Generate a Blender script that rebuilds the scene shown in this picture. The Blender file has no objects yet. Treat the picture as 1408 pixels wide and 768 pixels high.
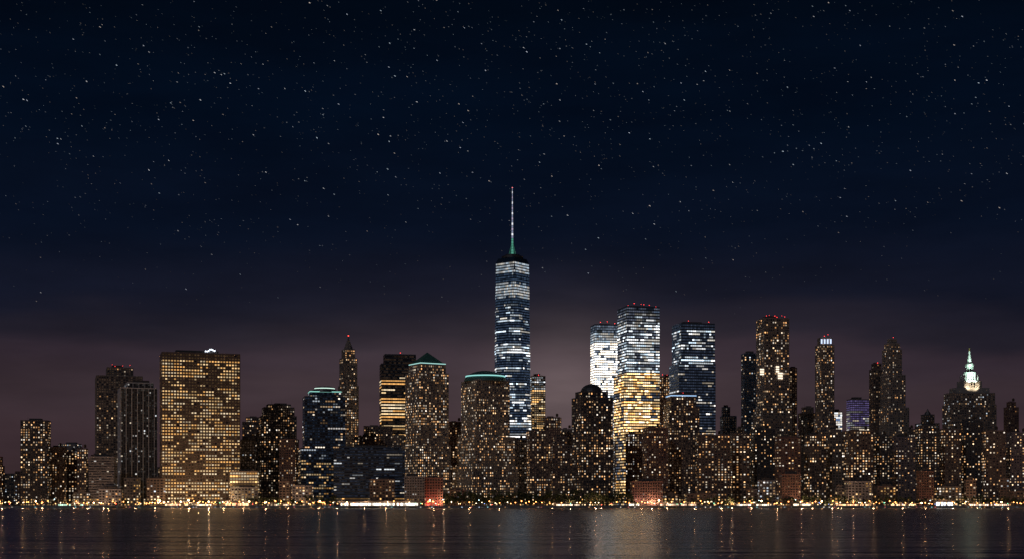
import bpy, math, random
from mathutils import Vector
random.seed(11)
R=random.random; U=random.uniform
scene=bpy.context.scene
scene.view_settings.view_transform='Standard'
scene.view_settings.look='None'
scene.view_settings.exposure=0
F=1955.0; HZ=690.0; CAMH=8.0; G=2.5
SHORE=2085.0
def Zt(py,d): return CAMH+(HZ-py)*d/F
def Xt(px,d): return (px-704)*d/F
def lin(c):
    o=[]
    for v in c:
        v=v/255.0
        o.append(v/12.92 if v<=0.04045 else ((v+0.055)/1.055)**2.4)
    return (o[0],o[1],o[2],1.0)

# ---------------------------------------------------------------- materials
def new_mat(name):
    m=bpy.data.materials.new(name); m.use_nodes=True
    nt=m.node_tree; b=nt.nodes['Principled BSDF']
    return m,nt,b
def M(nt,op,a,b=None,c=None):
    n=nt.nodes.new('ShaderNodeMath'); n.operation=op
    for i,v in enumerate((a,b,c)):
        if v is None: continue
        if isinstance(v,(int,float)): n.inputs[i].default_value=v
        else: nt.links.new(v,n.inputs[i])
    return n.outputs[0]
_fc={}
def facade(wall,glass=(.02,.025,.035),ww=.6,wh=.55,grough=.15,wrough=.8):
    key=(wall,glass,ww,wh,grough)
    if key in _fc: return _fc[key]
    m,nt,b=new_mat('facade')
    uv=nt.nodes.new('ShaderNodeUVMap'); uv.uv_map='UVMap'
    s=nt.nodes.new('ShaderNodeSeparateXYZ'); nt.links.new(uv.outputs[0],s.inputs[0])
    fu=M(nt,'ABSOLUTE',M(nt,'SUBTRACT',M(nt,'FRACT',s.outputs[0]),.5))
    fv=M(nt,'ABSOLUTE',M(nt,'SUBTRACT',M(nt,'FRACT',s.outputs[1]),.5))
    mask=M(nt,'MULTIPLY',M(nt,'LESS_THAN',fu,ww/2),M(nt,'LESS_THAN',fv,wh/2))
    tc=nt.nodes.new('ShaderNodeTexCoord')
    nz=nt.nodes.new('ShaderNodeTexNoise'); nz.inputs['Scale'].default_value=.05; nz.inputs['Detail'].default_value=5
    nt.links.new(tc.outputs['Object'],nz.inputs['Vector'])
    cr=nt.nodes.new('ShaderNodeMix'); cr.data_type='RGBA'
    nt.links.new(nz.outputs[0],cr.inputs[0])
    cr.inputs[6].default_value=tuple(c*.6 for c in wall)+(1,); cr.inputs[7].default_value=tuple(min(1,c*1.35) for c in wall)+(1,)
    mx=nt.nodes.new('ShaderNodeMix'); mx.data_type='RGBA'
    nt.links.new(mask,mx.inputs[0]); nt.links.new(cr.outputs[2],mx.inputs[6]); mx.inputs[7].default_value=glass+(1,)
    nt.links.new(mx.outputs[2],b.inputs['Base Color'])
    r=M(nt,'MULTIPLY_ADD',mask,grough-wrough,wrough)
    nt.links.new(r,b.inputs['Roughness'])
    _fc[key]=m; return m
def plain(name,col,rough=.8,metal=0,noise=.3,scale=.3):
    m,nt,b=new_mat(name)
    tc=nt.nodes.new('ShaderNodeTexCoord')
    nz=nt.nodes.new('ShaderNodeTexNoise'); nz.inputs['Scale'].default_value=scale; nz.inputs['Detail'].default_value=4
    nt.links.new(tc.outputs['Object'],nz.inputs['Vector'])
    mx=nt.nodes.new('ShaderNodeMix'); mx.data_type='RGBA'
    nt.links.new(nz.outputs[0],mx.inputs[0])
    mx.inputs[6].default_value=tuple(c*(1-noise) for c in col)+(1,); mx.inputs[7].default_value=tuple(min(1,c*(1+noise)) for c in col)+(1,)
    nt.links.new(mx.outputs[2],b.inputs['Base Color'])
    b.inputs['Roughness'].default_value=rough; b.inputs['Metallic'].default_value=metal
    return m
def emit_attr(name,sampling='NONE'):
    m=bpy.data.materials.new(name); m.use_nodes=True; nt=m.node_tree
    for n in list(nt.nodes): nt.nodes.remove(n)
    o=nt.nodes.new('ShaderNodeOutputMaterial'); e=nt.nodes.new('ShaderNodeEmission')
    a=nt.nodes.new('ShaderNodeAttribute'); a.attribute_name='Col'
    nt.links.new(a.outputs['Color'],e.inputs['Color']); nt.links.new(e.outputs[0],o.inputs[0])
    m.cycles.emission_sampling=sampling
    return m
WIN=emit_attr('lit_window'); LAMP=emit_attr('lamp_glow','AUTO')
ROOF=plain('roof_gravel',(.12,.11,.11)); METAL=plain('dark_metal',(.15,.15,.16),.5,.6)
CONC=plain('concrete',(.3,.29,.28)); WOOD=plain('timber',(.12,.08,.05))

# ---------------------------------------------------------------- mesh builder
class MB:
    def __init__(s): s.v=[];s.f=[];s.m=[];s.uv=[];s.c=[]
    def face(s,pts,mat=0,uvs=None,col=(0,0,0)):
        i=len(s.v); s.v.extend(pts); s.f.append(tuple(range(i,i+len(pts)))); s.m.append(mat)
        s.uv.extend(uvs if uvs else [(0,0)]*len(pts)); s.c.extend([col]*len(pts))
    def prism(s,p0,z0,p1,z1,mat=0,ns=None,nf=1,cap=True,capmat=None,col=(0,0,0),v0=0):
        n=len(p0)
        for i in range(n):
            j=(i+1)%n; k=ns[i] if ns else 1
            s.face([(p0[i][0],p0[i][1],z0),(p0[j][0],p0[j][1],z0),(p1[j][0],p1[j][1],z1),(p1[i][0],p1[i][1],z1)],mat,[(0,v0),(k,v0),(k,v0+nf),(0,v0+nf)],col)
        if cap: s.face([(p[0],p[1],z1) for p in p1],mat if capmat is None else capmat,None,col)
    def box(s,cx,cy,z0,z1,w,d,rot=0,mat=0,col=(0,0,0)):
        p=rect(w,d,rot,cx,cy); s.prism(p,z0,p,z1,mat,col=col); s.face([(q[0],q[1],z0) for q in reversed(p)],mat,None,col)
    def cyl(s,cx,cy,z0,z1,r0,r1,n=12,mat=0,col=(0,0,0)):
        s.prism(circ(r0,n,cx,cy),z0,circ(r1,n,cx,cy),z1,mat,col=col)
    def ball(s,cx,cy,cz,r,mat=0,col=(0,0,0)):
        P=[(cx+r,cy,cz),(cx,cy+r,cz),(cx-r,cy,cz),(cx,cy-r,cz)];t=(cx,cy,cz+r);b=(cx,cy,cz-r)
        for i in range(4):
            s.face([P[i],P[(i+1)%4],t],mat,None,col); s.face([P[(i+1)%4],P[i],b],mat,None,col)
    def build(s,name,mats,parent=None,loc=(0,0,0)):
        me=bpy.data.meshes.new(name); me.from_pydata(s.v,[],s.f)
        for m in mats: me.materials.append(m)
        if s.f:
            me.polygons.foreach_set('material_index',s.m)
            u=me.uv_layers.new(name='UVMap'); u.data.foreach_set('uv',[x for t in s.uv for x in t])
            a=me.color_attributes.new('Col','FLOAT_COLOR','CORNER')
            a.data.foreach_set('color',[x for t in s.c for x in (t[0],t[1],t[2],1.0)])
        o=bpy.data.objects.new(name,me); scene.collection.objects.link(o)
        o.location=loc
        if parent: o.parent=parent
        return o
def rect(w,d,rot=0,cx=0,cy=0):
    c,s_=math.cos(rot),math.sin(rot)
    return [(cx+x*c-y*s_,cy+x*s_+y*c) for x,y in ((-w/2,-d/2),(w/2,-d/2),(w/2,d/2),(-w/2,d/2))]
def circ(r,n=16,cx=0,cy=0,ph=0):
    return [(cx+r*math.cos(2*math.pi*i/n+ph),cy+r*math.sin(2*math.pi*i/n+ph)) for i in range(n)]
def empty(name,loc=(0,0,0)):
    o=bpy.data.objects.new(name,None); scene.collection.objects.link(o); o.location=loc; o.empty_display_size=5; return o

PAL={
 'warm':[(1,.52,.22),(1,.6,.3),(1,.68,.4),(1,.47,.17),(1,.8,.58),(1,.88,.75)],
 'gold':[(1,.56,.2),(1,.62,.27),(1,.7,.36),(1,.5,.15),(1,.78,.5)],
 'mixed':[(1,.58,.28),(1,.72,.45),(1,.85,.68),(1,.93,.88),(.78,.88,1)],
 'white':[(1,.9,.78),(1,.95,.9),(.9,.95,1),(1,.84,.64)],
 'cool':[(.74,.87,1),(.84,.93,1),(.97,.98,1),(.66,.84,1),(1,.93,.82)],
 'blue':[(.35,.55,.9),(.45,.65,1),(.6,.8,1),(.8,.92,1)],
}
def windows(mb,pf,z0,z1,nf,bay,ww,wh,p,pal,b,coh=0,fvar=.5,prof=None,dim=0,dimcol=(.3,.45,.8),dimb=.03,lobby=False,off=.1,even=False):
    fh=(z1-z0)/nf
    nsides=len(pf(0))
    fa=1.0; patch={}; sd=U(3,7); fd=random.choice([3,4,6,9])
    b=b*1.15
    colb={}
    for f in range(nf):
        fa=max(.05,1+fvar*random.gauss(0,.8)) if R()<.7 else fa
        fb=U(.7,1.25)
        v=(f+.5)/nf
        pp,bb,pl=p,b,pal
        if prof:
            r=prof(v); pp*=r[0]; bb*=r[1]
            if len(r)>2: pl=r[2]
        if lobby and z0+f*fh<G+9: pp=.6;bb=b*1.2;pl='gold'
        za=z0+fh*(f+.5-wh/2); zb=z0+fh*(f+.5+wh/2)
        A=pf((za-z0)/(z1-z0)); B=pf((zb-z0)/(z1-z0))
        P=PAL[pl]
        for i in range(nsides):
            j=(i+1)%nsides
            dx=A[j][0]-A[i][0]; dy=A[j][1]-A[i][1]; L=math.hypot(dx,dy)
            if L<bay*.8: continue
            nx,ny=dy/L,-dx/L
            if ny>.5: continue
            n=max(1,round(L/bay)); st=False; lvl=1;cc=P[0]
            for k in range(n):
                key=(i,int(k/sd),f//fd)
                if key not in patch: patch[key]=((U(.35,.9) if R()<.45 else U(.9,1.6)) if even!=True else 1)
                ck=(i,k)
                if ck not in colb: colb[ck]=random.choice([.6,.9,1,1.1,1.4]) if not coh else 1
                if not(k>0 and R()<coh):
                    st=R()<pp*fa*patch[key]*colb[ck]
                    if even: lvl=bb*U(.4,1.15)
                    else: lvl=bb*(.06+.38*R()+1.4*R()**4)*fb
                    cc=random.choice(P)
                if st:
                    q=lvl*U(.75,1.15); c=(cc[0]*q,cc[1]*q,cc[2]*q)
                elif dim and R()<dim:
                    q=dimb*U(.4,1.6); c=(dimcol[0]*q,dimcol[1]*q,dimcol[2]*q)  # faint glow added to unlit panes, brings out floors and glass tint
                else: continue
                wj=ww*(U(.8,1.0) if not coh else 1); sh=U(-.5,.5)*(ww-wj)
                t0=(k+.5+sh-wj/2)/n; t1=(k+.5+sh+wj/2)/n
                ox,oy=nx*off,ny*off
                mb.face([(A[i][0]+dx*t0+ox,A[i][1]+dy*t0+oy,za),(A[i][0]+dx*t1+ox,A[i][1]+dy*t1+oy,za),
                  (B[i][0]+(B[j][0]-B[i][0])*t1+ox,B[i][1]+(B[j][1]-B[i][1])*t1+oy,zb),(B[i][0]+(B[j][0]-B[i][0])*t0+ox,B[i][1]+(B[j][1]-B[i][1])*t0+oy,zb)],0,None,c)

def fit(pl,pr,d,rot,k):
    w=(pr-pl)*d/F/(math.cos(rot)+k*abs(math.sin(rot))); cx=Xt((pl+pr)/2,d)
    for _ in range(8):
        P=rect(w,k*w,rot,cx,d); xs=[704+p[0]*F/p[1] for p in P]
        a,b=min(xs),max(xs)
        w*=(pr-pl)/(b-a); cx+=((pl+pr)/2-(a+b)/2)*d/F
    P=rect(w,k*w,rot,cx,d)
    return w,cx,min(p[1] for p in P)

WALLS={
 'brown':(.19,.145,.13),'brick':(.22,.13,.11),'tan':(.3,.25,.22),'grey':(.24,.24,.27),'dark':(.09,.09,.1),
 'stone':(.36,.32,.29),'blue':(.06,.09,.14),'white':(.5,.5,.5),'purple':(.24,.2,.22)}
_trim={}
def trim(style):
    if style not in _trim: _trim[style]=plain('trim',tuple(c*1.2 for c in WALLS[style]))
    return _trim[style]
def building(name,d,tiers,rot=0.0,k=.8,style='brown',p=.3,pal='warm',b=.9,fh=4.0,bay=4.0,ww=.5,wh=.5,coh=0,fvar=.4,
             prof=None,piers=0,ledges=0,roof='mech',beacon=0,dim=None,dimcol=(.3,.45,.8),dimb=.03,lobby=True,pierc=None,glass=(.02,.025,.035),even=False):
    rot=math.radians(rot)
    if dim is None: dim=.6; dimcol=(1,.62,.42); dimb=U(.012,.035)
    w0,cx0,_=fit(tiers[0][0],tiers[0][1],d,rot,k)
    root=empty(name,(cx0,d,0))
    wall=MB(); win=MB(); top=MB()
    z=G; info=None
    for ti,t in enumerate(tiers):
        w,cx,dn=fit(t[0],t[1],d,rot,k); dd=k*w; ox=cx-cx0
        z1=Zt(t[2],dn)
        if z1<=z+2: z1=z+4
        poly=rect(w,dd,rot,ox,0)
        nf=max(1,round((z1-z)/fh)); ns=[]
        for i in range(len(poly)):
            j=(i+1)%len(poly); ns.append(max(1,round(math.hypot(poly[j][0]-poly[i][0],poly[j][1]-poly[i][1])/bay)))
        wall.prism(poly,z,poly,z1,0,ns,nf,True,1)
        pw=.5
        c_,s_=math.cos(rot),math.sin(rot)
        for (lx,ly,bw,bd) in ((0,-dd/2+pw/2,w+.4,pw),(0,dd/2-pw/2,w+.4,pw),(-w/2+pw/2,0,pw,dd-2*pw-.01),(w/2-pw/2,0,pw,dd-2*pw-.01)):
            wall.box(ox+lx*c_-ly*s_,lx*s_+ly*c_,z1+.01,z1+1.4,bw,bd,rot,2)
        if piers:
            for i in range(len(poly)):
                a,bq=poly[i],poly[(i+1)%len(poly)]
                if (bq[0]-a[0])<-1e-3 and abs(bq[1]-a[1])<abs(bq[0]-a[0]): continue
                n=ns[i]; L=math.hypot(bq[0]-a[0],bq[1]-a[1]); ang=math.atan2(bq[1]-a[1],bq[0]-a[0])
                for kk in range(0,n+1,piers):
                    tt=min(max(kk/n,.6/L),1-.6/L)
                    px,py=a[0]+(bq[0]-a[0])*tt,a[1]+(bq[1]-a[1])*tt
                    wall.box(px,py,z,z1-.02,bay*.22,1.1,ang,2)
        if ledges:
            for f in range(ledges,nf,ledges):
                zz=z+(z1-z)*f/nf
                p2=rect(w+.7,dd+.7,rot,ox,0); wall.prism(p2,zz-.35,p2,zz+.35,2,cap=True)
                wall.face([(q[0],q[1],zz-.35) for q in reversed(p2)],2)
        pr=None
        if prof:
            H=Zt(tiers[-1][2],dn)-G
            pr=lambda v,zz0=z,zz1=z1,H=H: prof((zz0+(zz1-zz0)*v-G)/H)
        windows(win,lambda t_,poly=poly:poly,z,z1,nf,bay,ww,wh,p,pal,b,coh,fvar,pr,dim,dimcol,dimb,lobby and ti==0,even=even)
        z=z1; info=dict(root=root,z=z1,ox=ox,w=w,d=dd,rot=rot,cx=cx,cy=d,dn=dn)
    ox,w,dd=info['ox'],info['w'],info['d']
    if roof=='mech':
        top.box(ox+U(-.1,.1)*w,0,z+.02,z+U(3,6),w*U(.4,.6),dd*U(.4,.6),rot,0)
        top.box(ox+w*.28,dd*.1,z+.02,z+U(2,3),w*.12,dd*.15,rot,1)
        if R()<.5: top.cyl(ox-w*.3,0,z,z+U(5,12),.25,.1,5,1)
    elif roof=='tank':
        top.box(ox-w*.15,0,z+.02,z+U(2.5,5),w*U(.25,.4),dd*.4,rot,0)
        tx=ox+w*U(.1,.3)
        for a in range(4):
            top.box(tx+(1.3 if a%2 else -1.3),(1.3 if a//2 else -1.3),z,z+3,.25,.25,0,1)
        top.cyl(tx,0,z+3,z+7,2.1,2.1,10,2); top.cyl(tx,0,z+7,z+8.6,2.3,.1,10,2)
    if top.v: top.build('rooftop',[ROOF,METAL,WOOD],root)
    if beacon:
        bc=MB()
        for q in range(beacon):
            t_=(q+U(.2,.8))/beacon-.5 if beacon>1 else 0
            c_,s_=math.cos(rot),math.sin(rot); lx,ly=t_*w*.96,-dd*.4
            x,y=ox+lx*c_-ly*s_,lx*s_+ly*c_
            h=U(1.5,6)
            bc.cyl(x,y,z,z+h,.15,.15,4,1); bc.ball(x,y,z+h+.6,U(.45,.8),0,(4,.22,.22))
        bc.build('beacons',[LAMP,METAL],root)
    wc=WALLS[style]
    wall.build('walls',[facade(wc,glass,min(.95,ww*1.15),min(.95,wh*1.1)),ROOF,pierc or trim(style)],root)
    if win.v: win.build('windows',[WIN],root)
    return info

# ================================================================= LANDMARK TOWERS
building('residential_tower',2300,[(28,70,578)],8,.7,'dark',.36,'warm',1.2,fh=4,bay=4,roof='mech')
building('office_tower',2420,[(131,196,516),(146,183,505)],18,.8,'tan',.12,'warm',1.0,bay=4,piers=2,ww=.6,beacon=4,prof=lambda v:(1.2,1) if v<.75 else (.6,.8))
building('low_office_block',2200,[(122,161,628)],6,.7,'grey',.06,'white',.6,ledges=1,ww=.9,wh=.4)
building('pinstripe_office_tower',2280,[(162,216,533),(172,211,526)],20,.9,'dark',.08,'white',.8,bay=4.5,piers=2,ww=.5,pierc=plain('pale_stone',(.7,.7,.75)),dim=.3,dimcol=(.8,.75,.7),dimb=.03)
def p55(v):
    if v>.955: return (0,0)
    if v>.93: return (1.5,1.1)
    if .16<v<.21: return (.25,.6)
    if v<.16: return (1.2,1.3)
    return (1,1)
i=building('broad_office_tower',2250,[(220,330,484)],17,.42,'brown',.64,'gold',.85,fh=4.8,bay=4.4,ww=.6,wh=.45,coh=.4,fvar=.35,prof=p55,piers=2,roof='none',dim=.95,dimcol=(1,.58,.28),dimb=.05,even='patchy')
mb=MB(); mb.box(i['ox']-5,0,i['z']+.1,i['z']+6,i['w']*.55,i['d']*.5,i['rot'],0)
mb.box(i['ox']+18,-3,i['z']+6.1,i['z']+9,9,5,i['rot'],0)
for a in range(5): mb.cyl(i['ox']+10+a*4,-6,i['z']+6,i['z']+8+2*R(),.2,.2,5,1)
mb.build('rooftop_plant',[ROOF,METAL],i['root'])
mb=MB()
for a in range(7): mb.ball(i['ox']+11+a*2.4,-9,i['z']+5+3.6*R(),1.1,0,(4,4.4,5))
mb.build('rooftop_floodlights',[LAMP],i['root'])
building('low_office_block',2190,[(316,356,648)],4,.5,'tan',.8,'gold',1.5,ww=.75,wh=.55,fh=4.4,coh=.7)
building('office_tower',2450,[(333,362,580),(338,356,574)],10,.9,'brown',.16,'warm',1.0)
building('office_tower',2380,[(356,408,572),(360,405,560),(366,400,556)],15,.8,'dark',.2,'warm',1.1,bay=4)
building('apartment_tower',2300,[(384,411,604)],-8,.8,'brick',.3,'warm',.8,roof='tank')
building('office_tower',2290,[(322,352,606)],5,.8,'dark',.12,'mixed',.9)
i=building('green_crowned_office_tower',2330,[(411,476,616),(416,475,545),(424,469,538)],12,.8,'blue',.2,'mixed',.9,fh=4.4,bay=4,ww=.7,coh=.45,prof=lambda v:(1.7,1.1,'gold') if v<.4 else (.8,.9),roof='none',dim=.6,dimb=.03)
mb=MB()
for a in range(5):
    mb.cyl(i['ox'],0,i['z']+a*2,i['z']+a*2+2,i['w']*(.46-.05*a),i['w']*(.45-.05*a),20,0)
mb.build('stepped_crown',[METAL],i['root'])
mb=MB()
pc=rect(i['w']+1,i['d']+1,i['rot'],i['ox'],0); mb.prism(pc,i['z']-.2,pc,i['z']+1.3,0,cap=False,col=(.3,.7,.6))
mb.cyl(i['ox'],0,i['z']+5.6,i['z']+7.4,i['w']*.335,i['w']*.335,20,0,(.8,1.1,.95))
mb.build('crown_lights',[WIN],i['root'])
i=building('art_deco_spire_tower',2520,[(462,495,600),(465,493,530),(467,491,492),(470,488,480)],24,1,'tan',.34,'warm',1.0,bay=3.6,piers=2,roof='none')
mb=MB(); z=i['z']; w=i['w']*.5
for a,(r0,r1,h) in enumerate(((.9,.75,6),(.7,.5,6),(.45,.3,5),(.25,.06,8))):
    mb.cyl(i['ox'],0,z,z+h,w*r0,w*r1,8,0); z+=h
mb.build('crown',[plain('stone_crown',WALLS['tan'])],i['root'])
mb=MB(); mb.ball(i['ox'],0,z+.8,1.1,0,(6,.3,.2)); mb.build('beacon',[LAMP],i['root'])
building('glass_office_block',2190,[(459,557,618),(466,552,614)],7,.35,'blue',.15,'white',.75,fh=4.4,bay=4,ww=.9,wh=.38,coh=.7,ledges=2,dim=.7,dimcol=(.4,.5,.8),dimb=.03,roof='mech')
building('banded_office_slab',2480,[(522,574,500),(527,572,487)],10,.6,'dark',.62,'gold',1.05,fh=5.2,bay=4,ww=.94,wh=.45,coh=.9,fvar=.5,even='patchy',
   prof=lambda v:(.05,.3) if v>.86 else ((1.7,1) if .35<v<.83 else (.7,.6)),ledges=1,roof='none',beacon=1)
i=building('pyramid_roof_tower',2310,[(553,620,612),(557,617,512),(562,613,500)],30,.95,'stone',.44,'warm',1.1,fh=4.2,bay=3.6,ww=.5,roof='none',dim=.7,dimcol=(1,.6,.35),dimb=.045)
mb=MB(); pb=rect(i['w']*.98,i['d']*.98,i['rot'],i['ox'],0); pt=rect(.5,.5,i['rot'],i['ox'],0); mb.prism(pb,i['z']+1.5,pt,i['z']+22,0)
mb.build('pyramid_roof',[plain('copper_roof',(.1,.25,.2),.5)],i['root'])
mb=MB(); pb=rect(i['w']*1.0,i['d']*1.0,i['rot'],i['ox'],0); mb.prism(pb,i['z']+1.5,pb,i['z']+2.9,0,cap=False,col=(.4,.75,.7))
mb.build('roof_edge_light',[WIN],i['root'])
i=building('domed_office_tower',2320,[(622,712,640),(628,708,600),(634,701,522)],28,.95,'stone',.4,'warm',1.1,fh=4.2,bay=3.6,ww=.5,roof='none',dim=.7,dimcol=(1,.6,.35),dimb=.04)
mb=MB(); r=i['w']*.58
for a in range(7):
    a0,a1=a/7*math.pi/2,(a+1)/7*math.pi/2
    mb.cyl(i['ox'],0,i['z']+.5+18*math.sin(a0),i['z']+.5+18*math.sin(a1),r*math.cos(a0),max(.3,r*math.cos(a1)),32,0)
mb.build('dome_roof',[plain('copper_dome',(.1,.22,.2),.5)],i['root'])
mb=MB(); mb.cyl(i['ox'],0,i['z']+8,i['z']+9.8,r*.93,r*.93,32,0,(.35,.8,.75)); mb.build('dome_ring_light',[WIN],i['root'])

def supertower():
    d=2500; cx=Xt(704.5,d); s=60.0; rot=math.radians(7)
    root=empty('glass_skyscraper_with_spire',(cx,d,0))
    zb=60; zt=Zt(358,d-30)
    C=rect(s,s,rot); T=[]
    for q in range(4):
        a,b=C[q],C[(q+1)%4]; T.append(((a[0]+b[0])/2*.97,(a[1]+b[1])/2*.97))
    def pf(t):
        P=[]
        for q in range(4):
            c=C[q]; a=T[q-1]; b=T[q]
            P.append((c[0]+(a[0]-c[0])*t,c[1]+(a[1]-c[1])*t)); P.append((c[0]+(b[0]-c[0])*t,c[1]+(b[1]-c[1])*t))
        return P
    wall=MB(); wall.prism(C,G,C,zb,0)
    N=40
    for q in range(N):
        t0=max(q/N,.001); t1=min((q+1)/N,.999)
        wall.prism(pf(t0),zb+(zt-zb)*q/N,pf(t1),zb+(zt-zb)*(q+1)/N,0,cap=q==N-1)
    gm,nt,b=new_mat('curtain_wall_glass'); b.inputs['Base Color'].default_value=(.05,.09,.15,1); b.inputs['Roughness'].default_value=.22; b.inputs['Metallic'].default_value=.35
    Tt=[(p[0],p[1]) for p in T]
    z2=Zt(349,d-30)
    wall.prism([(p[0]*1.0,p[1]*1.0) for p in Tt],zt+.02,[(p[0]*.86,p[1]*.86) for p in Tt],z2-4,0)
    wall.prism(circ(19,24),z2-4,circ(19,24),z2,1)
    wall.build('tower_walls',[gm,METAL],root)
    win=MB()
    # mechanical floors are dark; sky lobbies and full office floors form bright bands
    dark=[(.905,.95),(.80,.825),(.615,.63),(.44,.455),(.27,.285)]
    bright=[(.95,.995),(.835,.90),(.70,.725),(.56,.60),(.48,.50),(.34,.38),(.20,.235)]
    def pr(v):
        if v>.995: return (0,0)
        for a,b in dark:
            if a<v<b: return (.03,.3,'blue')
        for a,b in bright:
            if a<v<b: return (2.2,.72 if v>.8 else 1.7,'cool')
        if v>.8: return (1.8,.5,'cool')
        if v>.66: return (.95,1.0,'cool')
        if v>.5: return (.7,1.3,'cool')
        if v>.3: return (.7,1.6,'cool')
        return (.9,2.0,'white')
    zs=zb+(zt-zb)*.80
    def sub(a,b): return lambda t: pf(a+(b-a)*t)
    windows(win,sub(0,.80),zb,zs,64,3.0,.86,.5,.5,'cool',.95,coh=.72,fvar=.5,prof=lambda v:pr(v*.8),dim=1,dimcol=(.38,.58,1),dimb=.075,off=.3)
    windows(win,sub(.8,1),zs,zt-1,15,3.0,.8,.6,.5,'cool',.8,coh=.3,fvar=.1,prof=lambda v:pr(.8+v*.2),dim=1,dimcol=(.35,.58,1),dimb=.07,off=.3,even=True)
    windows(win,lambda t:C,G,zb,12,3.2,.7,.6,.5,'white',1.0,coh=.6)
    win.build('windows',[WIN],root)
    m=MB(); z=z2
    ztip=Zt(259,d)
    m.cyl(0,0,z,z+3,13,13,20,1)
    for a in range(6):
        an=a*math.pi/3; x,y=6*math.cos(an),6*math.sin(an)
        p0=[(x+q[0],y+q[1]) for q in circ(.4,4)]; p1=[(q[0]*.9+.9*math.cos(an),q[1]*.9+.9*math.sin(an)) for q in circ(.4,4)]
        m.prism(p0,z+3,p1,z+24,0,col=(.03,.14,.09))
    H=ztip-z
    seg=26
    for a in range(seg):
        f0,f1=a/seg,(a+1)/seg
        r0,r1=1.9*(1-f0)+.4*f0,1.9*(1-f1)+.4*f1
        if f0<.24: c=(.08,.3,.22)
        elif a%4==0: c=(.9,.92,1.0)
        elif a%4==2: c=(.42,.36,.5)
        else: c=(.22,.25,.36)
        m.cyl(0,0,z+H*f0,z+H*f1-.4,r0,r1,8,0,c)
        m.cyl(0,0,z+H*f1-.4,z+H*f1,r1*1.8,r1*1.8,8,1)
    m.ball(0,0,ztip+1,1.1,0,(1.4,.35,.4))
    m.build('mast',[WIN,METAL],root)
supertower()

building('lit_office_tower',2640,[(729,750,517)],8,.9,'tan',.75,'white',1.1,bay=4,ww=.7,coh=.4,dim=.8,dimcol=(1,.7,.4),dimb=.14,prof=lambda v:(1,1,'gold') if v<.9 else (1,.8,'cool'),beacon=1)
building('apartment_tower',2300,[(724,757,592)],10,.8,'brown',.34,'warm',1.1,roof='tank')
building('apartment_tower',2360,[(748,772,574)],-8,.8,'brick',.3,'warm',.9,roof='tank')
building('apartment_tower',2300,[(757,787,612),(760,780,600)],6,.8,'brown',.34,'warm',1.0,roof='tank')
i=building('arched_roof_apartment_tower',2250,[(786,843,546),(791,836,538)],18,.8,'dark',.26,'warm',1.3,bay=4.2,roof='none')
mb=MB(); r=i['w']*.42
for a in range(6):
    a0,a1=a/6*math.pi/2,(a+1)/6*math.pi/2
    mb.cyl(i['ox'],0,i['z']+14*math.sin(a0),i['z']+14*math.sin(a1),r*math.cos(a0),max(.3,r*math.cos(a1)),24,0)
mb.build('arched_roof',[METAL],i['root'])
building('bright_glass_tower',2560,[(812,849,446)],10,.8,'blue',.9,'white',1.6,fh=4.5,bay=3.4,ww=.85,wh=.62,coh=.4,fvar=.1,beacon=3,even=True,
   prof=lambda v:(.4,.04,'blue') if v>.965 else ((.9,.4,'cool') if v>.90 else ((1,1.6,'white') if v>.6 else (.85,.9,'white'))),dim=1,dimb=.2,dimcol=(.6,.75,1),lobby=False)
building('illuminated_glass_tower',2420,[(844,907,515),(849,907,421)],14,.85,'blue',.8,'cool',1.8,fh=4.8,bay=3.4,ww=.85,wh=.5,coh=.5,fvar=.3,beacon=6,
   prof=lambda v:(.2,.05,'blue') if v>.965 else ((.8,.3,'cool') if v>.92 else ((1.15,1.05,'cool') if v>.665 else ((1.4,1.6,'gold') if v>.35 else (1.0,1.2,'gold')))),dim=1,dimb=.11,dimcol=(.62,.72,1))
building('office_tower',2520,[(905,924,518)],0,.9,'brick',.5,'warm',1.0,beacon=2)
building('dark_glass_tower',2440,[(920,984,500),(924,983,444)],12,.8,'blue',.55,'cool',1.45,fh=4.8,bay=3.4,ww=.85,wh=.46,coh=.55,fvar=.6,beacon=2,
   prof=lambda v:(.2,.05,'blue') if v>.97 else ((1.3,1.1,'cool') if v>.76 else ((.3,.7,'white') if v>.4 else (.8,.9,'mixed'))),dim=1,dimb=.05,dimcol=(.45,.6,1))
i=building('stepped_brick_tower',2320,[(912,962,560),(916,957,542)],8,.8,'brown',.24,'warm',1.0,bay=4,roof='mech',beacon=1)
mb=MB(); pb=rect(i['w']+1.2,i['d']+1.2,i['rot'],i['ox'],0); mb.prism(pb,i['z']-2.2,pb,i['z']-.6,0,cap=False,col=(.4,.65,1.0)); mb.build('cornice_light',[WIN],i['root'])
building('apartment_tower',2260,[(883,919,588)],8,.8,'brick',.2,'warm',.9,roof='tank')
building('office_tower',2520,[(990,1013,572),(992,1004,560)],6,.8,'blue',.08,'cool',.6)
building('office_tower',2520,[(1019,1042,486)],6,.9,'blue',.18,'mixed',.9)
i=building('pier_fronted_skyscraper',2460,[(1036,1089,560),(1040,1085,437)],10,.85,'tan',.3,'warm',1.1,fh=4.4,bay=3.8,piers=2,ww=.6,beacon=6,roof='mech')
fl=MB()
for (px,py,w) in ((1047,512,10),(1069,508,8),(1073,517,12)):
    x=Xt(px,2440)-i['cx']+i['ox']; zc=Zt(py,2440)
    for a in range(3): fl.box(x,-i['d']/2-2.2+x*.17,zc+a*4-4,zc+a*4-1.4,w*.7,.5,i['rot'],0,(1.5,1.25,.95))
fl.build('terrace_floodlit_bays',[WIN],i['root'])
building('office_tower',2520,[(1083,1096,506)],5,1,'brown',.3,'warm',.7)
i=building('slim_crowned_tower',2500,[(1119,1149,574),(1121,1147,474),(1124,1144,464)],12,1,'tan',.36,'warm',1.1,bay=3.6,piers=2,roof='none',beacon=2)
mb=MB()
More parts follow.
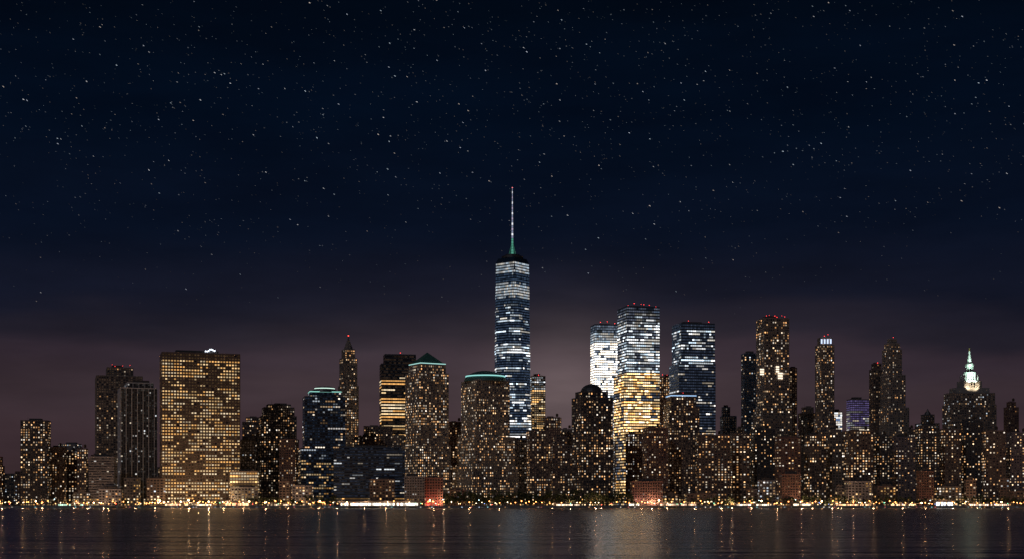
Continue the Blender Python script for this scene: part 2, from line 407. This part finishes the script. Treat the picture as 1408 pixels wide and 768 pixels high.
for a in range(4):
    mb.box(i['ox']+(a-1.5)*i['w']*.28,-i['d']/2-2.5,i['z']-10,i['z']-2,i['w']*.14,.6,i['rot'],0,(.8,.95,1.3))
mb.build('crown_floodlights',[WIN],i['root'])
building('office_tower',2700,[(1097,1121,568),(1102,1119,560)],4,.9,'brown',.15,'warm',.6)
building('lit_sign_building',2600,[(1144,1158,566)],0,1,'white',.95,'white',1.2,bay=4,ww=.9,wh=.8,dim=1,dimb=.4,even=True)
building('violet_lit_office_block',2600,[(1164,1195,549)],6,.6,'purple',.8,'white',.9,bay=4,ww=.8,coh=.7,dim=1,dimcol=(.5,.38,1),dimb=.15,prof=lambda v:(0,0,'blue') if v>.9 else (1,1))
building('art_deco_tower',2480,[(1195,1214,508),(1198,1212,500)],10,1,'brown',.14,'warm',.8,beacon=1)
i=building('art_deco_tower',2440,[(1209,1250,560),(1211,1245,515),(1213,1240,480),(1216,1237,472),(1220,1233,466)],14,.9,'stone',.2,'warm',.8,bay=3.4,piers=2,beacon=1,roof='none')
i=building('pinnacled_office_tower',2500,[(1258,1292,582),(1266,1285,570)],6,.9,'dark',.14,'mixed',.9,roof='none')
mb=MB(); mb.cyl(i['ox'],0,i['z'],i['z']+6,7,4,8,0); mb.cyl(i['ox'],0,i['z']+6,i['z']+12,3,.2,8,0); mb.build('pinnacle',[METAL],i['root'])
def municipal():
    i=building('municipal_building_with_spire',2480,[(1296,1370,556),(1298,1368,540)],6,.45,'tan',.22,'mixed',.9,bay=3.8,piers=3,roof='none',beacon=2)
    root=i['root']; z=i['z']; ox=i['ox']; st=plain('limestone',(.42,.40,.37),.7)
    m=MB()
    m.box(ox,0,z+.02,z+10,60,30,i['rot'],0)
    m.box(ox,0,z+10,z+22,34,26,i['rot'],0)
    for a in range(8): m.cyl(ox-14+a*4,-14.6,z+11,z+21,.7,.6,8,0)
    z+=22
    m.cyl(ox,0,z,z+2,12,12,24,0)
    m.cyl(ox,0,z+2,z+14,8,8,20,0)
    for a in range(14):
        an=a/14*2*math.pi; m.cyl(ox+10*math.cos(an),10*math.sin(an),z+2,z+14,.8,.7,6,0)
    m.cyl(ox,0,z+14,z+16,11,10.5,24,0)
    for sx in (-1,1):
        for sy in (-1,1):
            m.cyl(ox+sx*12,sy*10,z,z+8,1.8,1.8,8,0); m.cyl(ox+sx*12,sy*10,z+8,z+13,2,.2,8,0)
    m.cyl(ox,0,z+16,z+29,5,4.6,16,0)
    for a in range(10):
        an=a/10*2*math.pi; m.cyl(ox+6.2*math.cos(an),6.2*math.sin(an),z+16,z+28,.6,.5,6,0)
    m.cyl(ox,0,z+29,z+30.5,7.2,6.6,16,0)
    m.cyl(ox,0,z+30.5,z+40,4.2,3,12,0); m.cyl(ox,0,z+40,z+48,2.8,1.6,12,0); m.cyl(ox,0,z+48,z+53,1.6,1.4,8,0)
    m.cyl(ox,0,z+53,z+57,1.4,.9,8,1); m.ball(ox,0,z+58,1.1,1); m.box(ox+1,0,z+56,z+58.6,.4,.4,.0,1)
    m.build('lantern_tower',[st,plain('gilding',(.8,.6,.2),.3,.9)],root)
    for (zz,yy,tz,e,c,an) in ((z-12,-22,z-6,9000,(1,.8,.55),110),(z-2,-24,z+10,50000,(.7,1,.9),62),(z-2,-26,z+30,120000,(.6,1,.85),46),(z+10,-24,z+48,130000,(.65,1,.88),44)):
        for sx in (-9,9):
            l=bpy.data.lights.new('floodlight','SPOT'); l.energy=e; l.color=c; l.shadow_soft_size=.4; l.spot_size=math.radians(an); l.spot_blend=.6
            o=bpy.data.objects.new('floodlight',l); scene.collection.objects.link(o); o.parent=root; o.location=(ox+sx,yy,zz)
            o.rotation_euler=(Vector((ox,0,tz))-Vector((ox+sx,yy,zz))).to_track_quat('-Z','Y').to_euler()
municipal()
building('apartment_tower',2480,[(1380,1401,560),(1384,1397,553)],8,.9,'brick',.12,'warm',.6,roof='tank')

# --- residential rows
row=[(957,1004,598),(1003,1031,596),(1031,1066,590),(1065,1101,600),(1106,1136,598),(1134,1161,591),(1160,1201,592),(1200,1227,600),
 (1226,1259,601),(1259,1292,586),(1291,1322,590),(1320,1352,578),(1350,1383,592),(1382,1420,596),(1418,1460,584),(1458,1500,602),(1498,1545,575)]
for q,(a,b_,t) in enumerate(row):
    building('apartment_block',2270+(q%3)*38,[(a,b_,t+2),(a+3,b_-4,t-1+U(-1,2))] if q%2 else [(a,b_,t)],U(-12,16),.6,random.choice(['brick','brown','dark','brown','tan','purple']),U(.24,.4),'warm',U(1.0,1.6),fh=U(3.9,4.7),bay=U(4.2,5.6),ww=U(.36,.48),wh=U(.4,.5),roof='tank')
left=[(68,92,615),(90,108,622),(106,121,617),(-60,-20,600),(-24,4,628),(-110,-58,585)]
for q,(a,b_,t) in enumerate(left):
    building('apartment_block',2330+(q%2)*40,[(a,b_,t)],U(-6,12),.7,random.choice(['brick','brown']),.36,'warm',U(.9,1.2),fh=3.8,bay=4.2,ww=.45,roof='tank')
extra=[(341,360,600),(492,522,600),(500,540,586),(540,556,598),(617,636,580),(606,625,598),(700,727,604),(770,790,590),(842,868,606),(860,886,596),(1012,1024,588),
       (1241,1262,590),(484,500,604),(608,622,612)]
for q,(a,b_,t) in enumerate(extra):
    building('apartment_tower',2380+(q%3)*30,[(a,b_,t)],U(-8,12),.8,random.choice(['brick','brown','tan','grey']),U(.18,.4),random.choice(['warm','warm','mixed']),U(.9,1.4),fh=4,bay=4,ww=.45,roof='tank')
x=-190
while x<1600:
    w=U(12,34); t=random.choice([U(620,650),U(600,640)]) if 60<x<1350 else U(622,655)
    building('distant_midrise_building',U(2750,3300),[(x,x+w,t)],U(-20,20),.7,random.choice(['brown','brick','grey','dark']),U(.15,.4),random.choice(['warm','warm','mixed']),U(.6,1.2),fh=4.2,bay=5,ww=.42,roof=random.choice(['mech','none','tank']),lobby=False)
    x+=w*U(.55,.95)
# waterfront low rise
x=100
while x<1480:
    w=U(14,46); t=U(656,682)
    if not(220<x+w/2<330) and not(555<x+w/2<612) and not(615<x<800) and not(866<x+w/2<912) and R()<.66:
        building('waterfront_lowrise_building',U(2160,2185),[(x,x+w,t)],U(-4,8),.45,random.choice(['brown','dark','grey','brown']),U(.15,.55),random.choice(['warm','mixed','gold']),U(.8,1.4),fh=4.2,bay=5,ww=.55,roof='mech')
    x+=w*U(.9,1.5)
def lowlit(name,a,b_,t,c,e=1500,d=2150):
    i=building(name,d,[(a,b_,t)],4,.5,'brick',.06,'warm',.5,roof='mech')
    for q in range(2):
        l=bpy.data.lights.new('facade_floodlight','AREA'); l.energy=e*U(.6,1.3); l.color=c; l.size=4
        o=bpy.data.objects.new('facade_floodlight',l); scene.collection.objects.link(o); o.parent=i['root']
        o.location=(i['ox']+(q-.5)*i['w']*.5,-i['d']/2-9,G+1); o.rotation_euler=(math.radians(120),0,0)
lowlit('red_lit_hall',583,609,657,(1,.14,.1),3200); lowlit('pink_lit_hall',866,911,662,(1,.45,.38),3600); lowlit('orange_lit_hall',1072,1101,652,(1,.5,.35),500); lowlit('red_lit_hall',1260,1284,648,(1,.3,.3),260)
building('lit_exhibition_hall',2140,[(556,584,655)],3,.5,'grey',.2,'white',.5,roof='mech')

def terminal(name,pa,pb,d=2112,h=8,c=(1.6,1.5,1.3)):
    x0,x1=Xt(pa,d),Xt(pb,d); w=x1-x0; root=empty(name,((x0+x1)/2,d,0))
    m=MB(); m.box(0,4,G,G+h*.75,w-4,12,0,0); m.box(0,2,G+h*.75+.01,G+h,w,20,0,1)
    n=int(w/6)
    for q in range(n+1): m.box(-w/2+1+q*(w-2)/n,-7,G,G+h*.75,.5,.5,0,1)
    m.build('hall',[CONC,METAL],root)
    g=MB()
    n=int(w/3)
    for q in range(n):
        if R()<.85:
            s=U(.4,2.4); xx=-w/2+3+q*(w-6)/n
            g.face([(xx,-2.15,G+.8),(xx+2.3,-2.15,G+.8),(xx+2.3,-2.15,G+h*.6),(xx,-2.15,G+h*.6)],0,None,tuple(v*s for v in c))
    g.build('glazing',[WIN],root)
terminal('ferry_terminal',466,578)
for (pa,pb,h,c) in ((300,345,8,(1.5,.8,.4)),(905,960,6,(1.4,.9,.6)),(1284,1312,10,(1.6,1.7,1.8)),(1150,1200,5,(1.4,.8,.4)),(78,118,5,(.5,.8,.6)),(760,800,5,(1.3,1,.7)),(1010,1060,5,(1.4,1.2,.9)),
    (225,262,6,(1.5,.9,.5)),(268,296,5,(1.5,1.1,.7)),(365,400,5,(1.2,.9,.6)),(862,884,6,(1.7,1.5,1.2)),(1088,1120,6,(1.4,1.1,.8)),(1222,1262,5,(1.4,.9,.5)),(1330,1390,5,(1.4,1.0,.7))):
    terminal('waterfront_pavilion',pa,pb,2120 if h>8 else 2112,h,c)

# ================================================================= ground, water, seawall
def sheet(name,x0,x1,y0,y1,z,mat):
    m=MB(); m.face([(x0,y0,z),(x1,y0,z),(x1,y1,z),(x0,y1,z)]); return m.build(name,[mat])
gm=plain('ground_soil',(.07,.065,.06),.95,scale=.02)
sheet('ground',-20000,20000,SHORE+1,40000,G,gm)
wm,nt,b=new_mat('river_water')
b.inputs['Base Color'].default_value=(.006,.035,.13,1); b.inputs['Roughness'].default_value=.21; b.inputs['IOR'].default_value=1.33
tc=nt.nodes.new('ShaderNodeTexCoord')
def nz(sx,sy,det):
    mp=nt.nodes.new('ShaderNodeMapping'); mp.inputs['Scale'].default_value=(sx,sy,1); nt.links.new(tc.outputs['Object'],mp.inputs[0])
    n=nt.nodes.new('ShaderNodeTexNoise'); n.inputs['Scale'].default_value=1; n.inputs['Detail'].default_value=det; nt.links.new(mp.outputs[0],n.inputs['Vector']); return n.outputs[0]
h=M(nt,'ADD',M(nt,'ADD',M(nt,'MULTIPLY',nz(.003,.011,2),3.0),M(nt,'MULTIPLY',nz(.012,.055,3),1.1)),M(nt,'MULTIPLY',nz(.06,.26,3),.24))
bp=nt.nodes.new('ShaderNodeBump'); bp.inputs['Strength'].default_value=1; bp.inputs['Distance'].default_value=1
nt.links.new(h,bp.inputs['Height']); nt.links.new(bp.outputs[0],b.inputs['Normal'])
sheet('river_water',-20000,20000,-3000,SHORE+1,0,wm)
m=MB(); m.box(0,SHORE+1.5,-3,G+.6,16000,1,0,0)
m.build('seawall',[CONC])
m=MB(); x=-1000
while x<1000:
    c=random.choice([(3,2.6,2.2),(3,1.4,.5),(2,2.4,3),(2.5,.5,.4),(1,2.2,2.4)]); s=U(.2,1.2)
    m.box(x,SHORE+.8,.9,1.5,.9,.3,0,0,tuple(v*s for v in c)); x+=random.choice([U(4,14),U(10,50)])
m.build('seawall_marker_lights',[WIN])
for (pa,pb,ln) in ((478,520,30),(548,572,22),(905,930,35),(1085,1105,26),(150,168,24),(1330,1362,26)):
    xa,xb=Xt(pa,2070),Xt(pb,2070); root=empty('timber_pier',((xa+xb)/2,SHORE-ln/2,0)); w=xb-xa
    m=MB(); m.box(0,0,1.7,2.1,w,ln,0,0)
    for a in range(int(w/4)+1):
        for e in (-1,0,1): m.cyl(-w/2+.6+a*(w-1.2)/max(1,int(w/4)),e*(ln/2-.6),-2,1.7+(1.2 if e else 0),.3,.3,6,0)
    m.build('deck',[WOOD],root)
pm=plain('promenade_paving',(.28,.27,.26),.85,scale=.5); sheet('promenade',-8000,8000,SHORE+2,SHORE+14,G+.12,pm)
m=MB(); m.box(0,SHORE+14.1,G,G+.13,16000,.2,0,0); m.build('kerb',[CONC])
am=plain('asphalt',(.05,.05,.052),.9,scale=1); sheet('road',-8000,8000,SHORE+14.2,SHORE+27,G+.008,am)
m=MB()
for q in range(-130,130): m.face([(q*10,SHORE+20.4,G+.014),(q*10+4,SHORE+20.4,G+.014),(q*10+4,SHORE+20.6,G+.014),(q*10,SHORE+20.6,G+.014)])
m.build('lane_markings',[plain('white_paint',(.8,.8,.8))])
m=MB()
for q in range(-520,520):
    m.box(q*2.5,SHORE+2.3,G+.6,G+1.6,.08,.08,0,0)
for zz in (1.1,1.6): m.box(0,SHORE+2.3,G+zz,G+zz+.07,2600,.06,0,0)
m.build('railing',[METAL])

# ---- street lamps
def lampmesh(col,h=9,r=.7):
    m=MB(); m.cyl(0,0,0,h,.16,.09,6,0); m.box(0,-.8,h-.1,h+.02,.12,1.7,0,0); m.box(0,-1.7,h-.05,h+.2,.7,1.1,0,0)
    m.ball(0,-1.7,h-.65,r,1,col)
    o=m.build('street_lamp',[METAL,LAMP]); me=o.data; bpy.data.objects.remove(o); return me
LM=[lampmesh((12,3.8,.9),7,.9),lampmesh((9,3.6,1.1),5,.75),lampmesh((9,7,4.4),6,.7),lampmesh((4,6,6.5),9,.65),lampmesh((9,.9,.5),4,.7),lampmesh((1.2,5,2.8),5,.6),lampmesh((1.5,2.5,7),5,.5),lampmesh((22,12,5),8,1.35)]
def put(me,x,y,light=None,zz=G+.1):
    o=bpy.data.objects.new('street_lamp',me); scene.collection.objects.link(o); o.location=(x,y,zz); o.rotation_euler=(0,0,U(-.4,.4)); o.scale[2]=U(.6,1.25)
    if light:
        l=bpy.data.lights.new('lamp_light','POINT'); l.energy=light[0]; l.color=light[1]; l.shadow_soft_size=1
        p=bpy.data.objects.new('lamp_light',l); scene.collection.objects.link(p); p.parent=o; p.location=(0,-3,8)
x=-1000; n=0
while x<1000:
    me=random.choices(LM,[8,7,4,1.1,1.3,.7,.4,1.8])[0]
    px=704+x*F/SHORE
    dens=.72
    if 200<px<345 : dens=.42
    if 620<px<870: dens=1.1
    n+=1
    put(me,x,SHORE+U(2.8,13), (7500,(1,.52,.24)) if n%6==0 else None)
    x+=U(2,17)*dens
for q in range(130):
    x=U(-950,950); put(random.choice(LM[:3]),x,SHORE+U(28,60),(11000,(1,.56,.3)) if q%6==0 else None)
for q in range(7):
    put(LM[7],Xt(232+q*14,2160),2160+U(-6,6),(16000,(1,.6,.28)))

# ---- row of trees
tr=MB()
def tree(x,y,h,nl=190):
    tr.cyl(x,y,G,G+h*.45,.35,.2,6,0)
    for l in range(4):
        an=U(0,6.28); p0=[(x+q[0],y+q[1]) for q in circ(.15,4)]; ex,ey=x+math.cos(an)*h*.22,y+math.sin(an)*h*.22
        tr.prism(p0,G+h*.35,[(ex+q[0]*.3,ey+q[1]*.3) for q in circ(.15,4)],G+h*.75,0)
    cl=[(x+U(-.36,.36)*h,y+U(-.25,.25)*h,G+h*U(.25,.88),h*U(.1,.2)) for _ in range(12)]
    for _ in range(nl):
        c=random.choice(cl); v=Vector((random.gauss(0,1),random.gauss(0,1),random.gauss(0,1))).normalized()*c[3]*U(.3,1.1)
        p=Vector(c[:3])+v; a=Vector((U(-1,1),U(-1,1),U(-1,1))).normalized()*U(.5,1.1); b2=a.orthogonal().normalized()*U(.5,1.1)
        tr.face([tuple(p-a),tuple(p-b2),tuple(p+a),tuple(p+b2)],1)
x=-700
while x<1050:
    px=704+x*F/2125
    if 615<px<870: tree(x,U(2122,2140),U(16,27),320); x+=U(4,8)
    elif px>925 or 330<px<465: tree(x,U(2124,2138),U(9,18),220); x+=U(6,13)
    else:
        if R()<.5: tree(x,U(2124,2138),U(7,12))
        x+=U(15,35)
tr.build('row_of_trees',[WOOD,plain('foliage',(.05,.075,.035),.9,scale=.4)])

# ================================================================= stars
st=MB()
RD=36000
for q in range(50000):
    az=U(-1.2,1.2); el=math.asin(U(.12,.95))
    f=(math.sin(el)-.12)/.12
    if R()>min(1,f): continue
    dr=Vector((math.sin(az)*math.cos(el),math.cos(az)*math.cos(el),math.sin(el))); p=dr*RD
    rt=Vector((math.cos(az),-math.sin(az),0)); up=rt.cross(dr)
    an=math.radians(-32+U(-12,12)); t=(rt*math.cos(an)+up*math.sin(an)).normalized(); n_=t.cross(dr)
    mag=R()**12
    L=U(8,14)+mag*9; W=3.2+mag*3
    s=(.03+.19*R()**2+mag*.5)*min(1,.4+.6*f)
    c=random.choice([(1,1,1.05),(.85,.92,1.1),(1.05,.88,.78),(.8,.95,1.1)])
    st.face([tuple(p-t*L-n_*W),tuple(p+t*L-n_*W),tuple(p+t*L+n_*W),tuple(p-t*L+n_*W)],0,None,tuple(v*s for v in c))
st.build('stars',[WIN])

# ================================================================= world (night sky with city glow)
w=bpy.data.worlds.new('World'); scene.world=w; w.use_nodes=True; nt=w.node_tree
bg=nt.nodes['Background']
tc=nt.nodes.new('ShaderNodeTexCoord'); sp=nt.nodes.new('ShaderNodeSeparateXYZ'); nt.links.new(tc.outputs['Generated'],sp.inputs[0])
def wn(sx,sz,loc,sc,det,ro=.5):
    mp=nt.nodes.new('ShaderNodeMapping'); mp.inputs['Scale'].default_value=(sx,sx,sz); mp.inputs['Location'].default_value=loc; nt.links.new(tc.outputs['Generated'],mp.inputs[0])
    n=nt.nodes.new('ShaderNodeTexNoise'); n.inputs['Scale'].default_value=sc; n.inputs['Detail'].default_value=det; n.inputs['Roughness'].default_value=ro; nt.links.new(mp.outputs[0],n.inputs['Vector']); return n.outputs[0]
n1=wn(4,18,(1.3,.2,.4),1.3,4); n2=wn(5,22,(3.1,.7,.1),1.6,6,.55)
zz=M(nt,'ADD',sp.outputs[2],M(nt,'MULTIPLY',M(nt,'SUBTRACT',n1,.5),.055))
fac=M(nt,'DIVIDE',zz,.4)
cr=nt.nodes.new('ShaderNodeValToRGB'); nt.links.new(fac,cr.inputs[0])
cr.color_ramp.interpolation='EASE'
stops=[(0,(58,43,46)),(.10,(58,44,49)),(.19,(53,42,48)),(.25,(46,37,46)),(.295,(29,27,38)),(.35,(16,20,35)),(.48,(7,15,31)),(.67,(3,12,27)),(.83,(2,9,21)),(1,(1,6,15))]
el=cr.color_ramp.elements
el[0].position=stops[0][0]; el[0].color=lin(stops[0][1]); el[1].position=1; el[1].color=lin(stops[-1][1])
for p_,c_ in stops[1:-1]:
    e=el.new(p_); e.color=lin(c_)
def glow(px,py,sx,fz,col,prev):
    dv=Vector(((px-704)/F,1,(HZ-py)/F)).normalized()
    s=nt.nodes.new('ShaderNodeVectorMath'); s.operation='SUBTRACT'; nt.links.new(tc.outputs['Generated'],s.inputs[0]); s.inputs[1].default_value=dv
    s2=nt.nodes.new('ShaderNodeVectorMath'); s2.operation='MULTIPLY'; nt.links.new(s.outputs[0],s2.inputs[0]); s2.inputs[1].default_value=(1/sx,1/sx,fz/sx)
    ln=nt.nodes.new('ShaderNodeVectorMath'); ln.operation='DOT_PRODUCT'; nt.links.new(s2.outputs[0],ln.inputs[0]); nt.links.new(s2.outputs[0],ln.inputs[1])
    g=M(nt,'EXPONENT',M(nt,'MULTIPLY',ln.outputs['Value'],-1.0))
    g=M(nt,'MULTIPLY',g,M(nt,'MULTIPLY_ADD',n1,1.6,.2))
    mm=nt.nodes.new('ShaderNodeMix'); mm.data_type='RGBA'; mm.blend_type='ADD'; mm.clamp_factor=False; nt.links.new(g,mm.inputs[0]); nt.links.new(prev,mm.inputs[6]); mm.inputs[7].default_value=col+(1,)
    return mm.outputs[2]
o=glow(785,530,.045,1.1,(.068,.051,.050),cr.outputs[0])
o=glow(700,530,.22,4.2,(.024,.017,.017),o)
mm=nt.nodes.new('ShaderNodeVectorMath'); mm.operation='SCALE'; nt.links.new(o,mm.inputs[0]); nt.links.new(M(nt,'MULTIPLY_ADD',n2,.9,.56),mm.inputs['Scale'])
nt.links.new(mm.outputs[0],bg.inputs['Color']); bg.inputs['Strength'].default_value=1.0
l=bpy.data.lights.new('facade_fill','SUN'); l.energy=.15; l.angle=math.radians(.5); l.color=(.9,.9,1)  # weak fill sun, added to lift the camera-facing facades; no visible moon
o=bpy.data.objects.new('facade_fill',l); scene.collection.objects.link(o); o.rotation_euler=(math.radians(58),0,math.radians(-28))

# ================================================================= camera
cd=bpy.data.cameras.new('camera'); cam=bpy.data.objects.new('camera',cd); scene.collection.objects.link(cam)
cam.location=(0,0,CAMH); cam.rotation_euler=(math.radians(90),0,0)
cd.sensor_width=36; cd.lens=F*36/1408; cd.shift_y=(HZ-384)/1408
cd.clip_start=1; cd.clip_end=100000
scene.camera=cam
print('objects',len(bpy.data.objects))
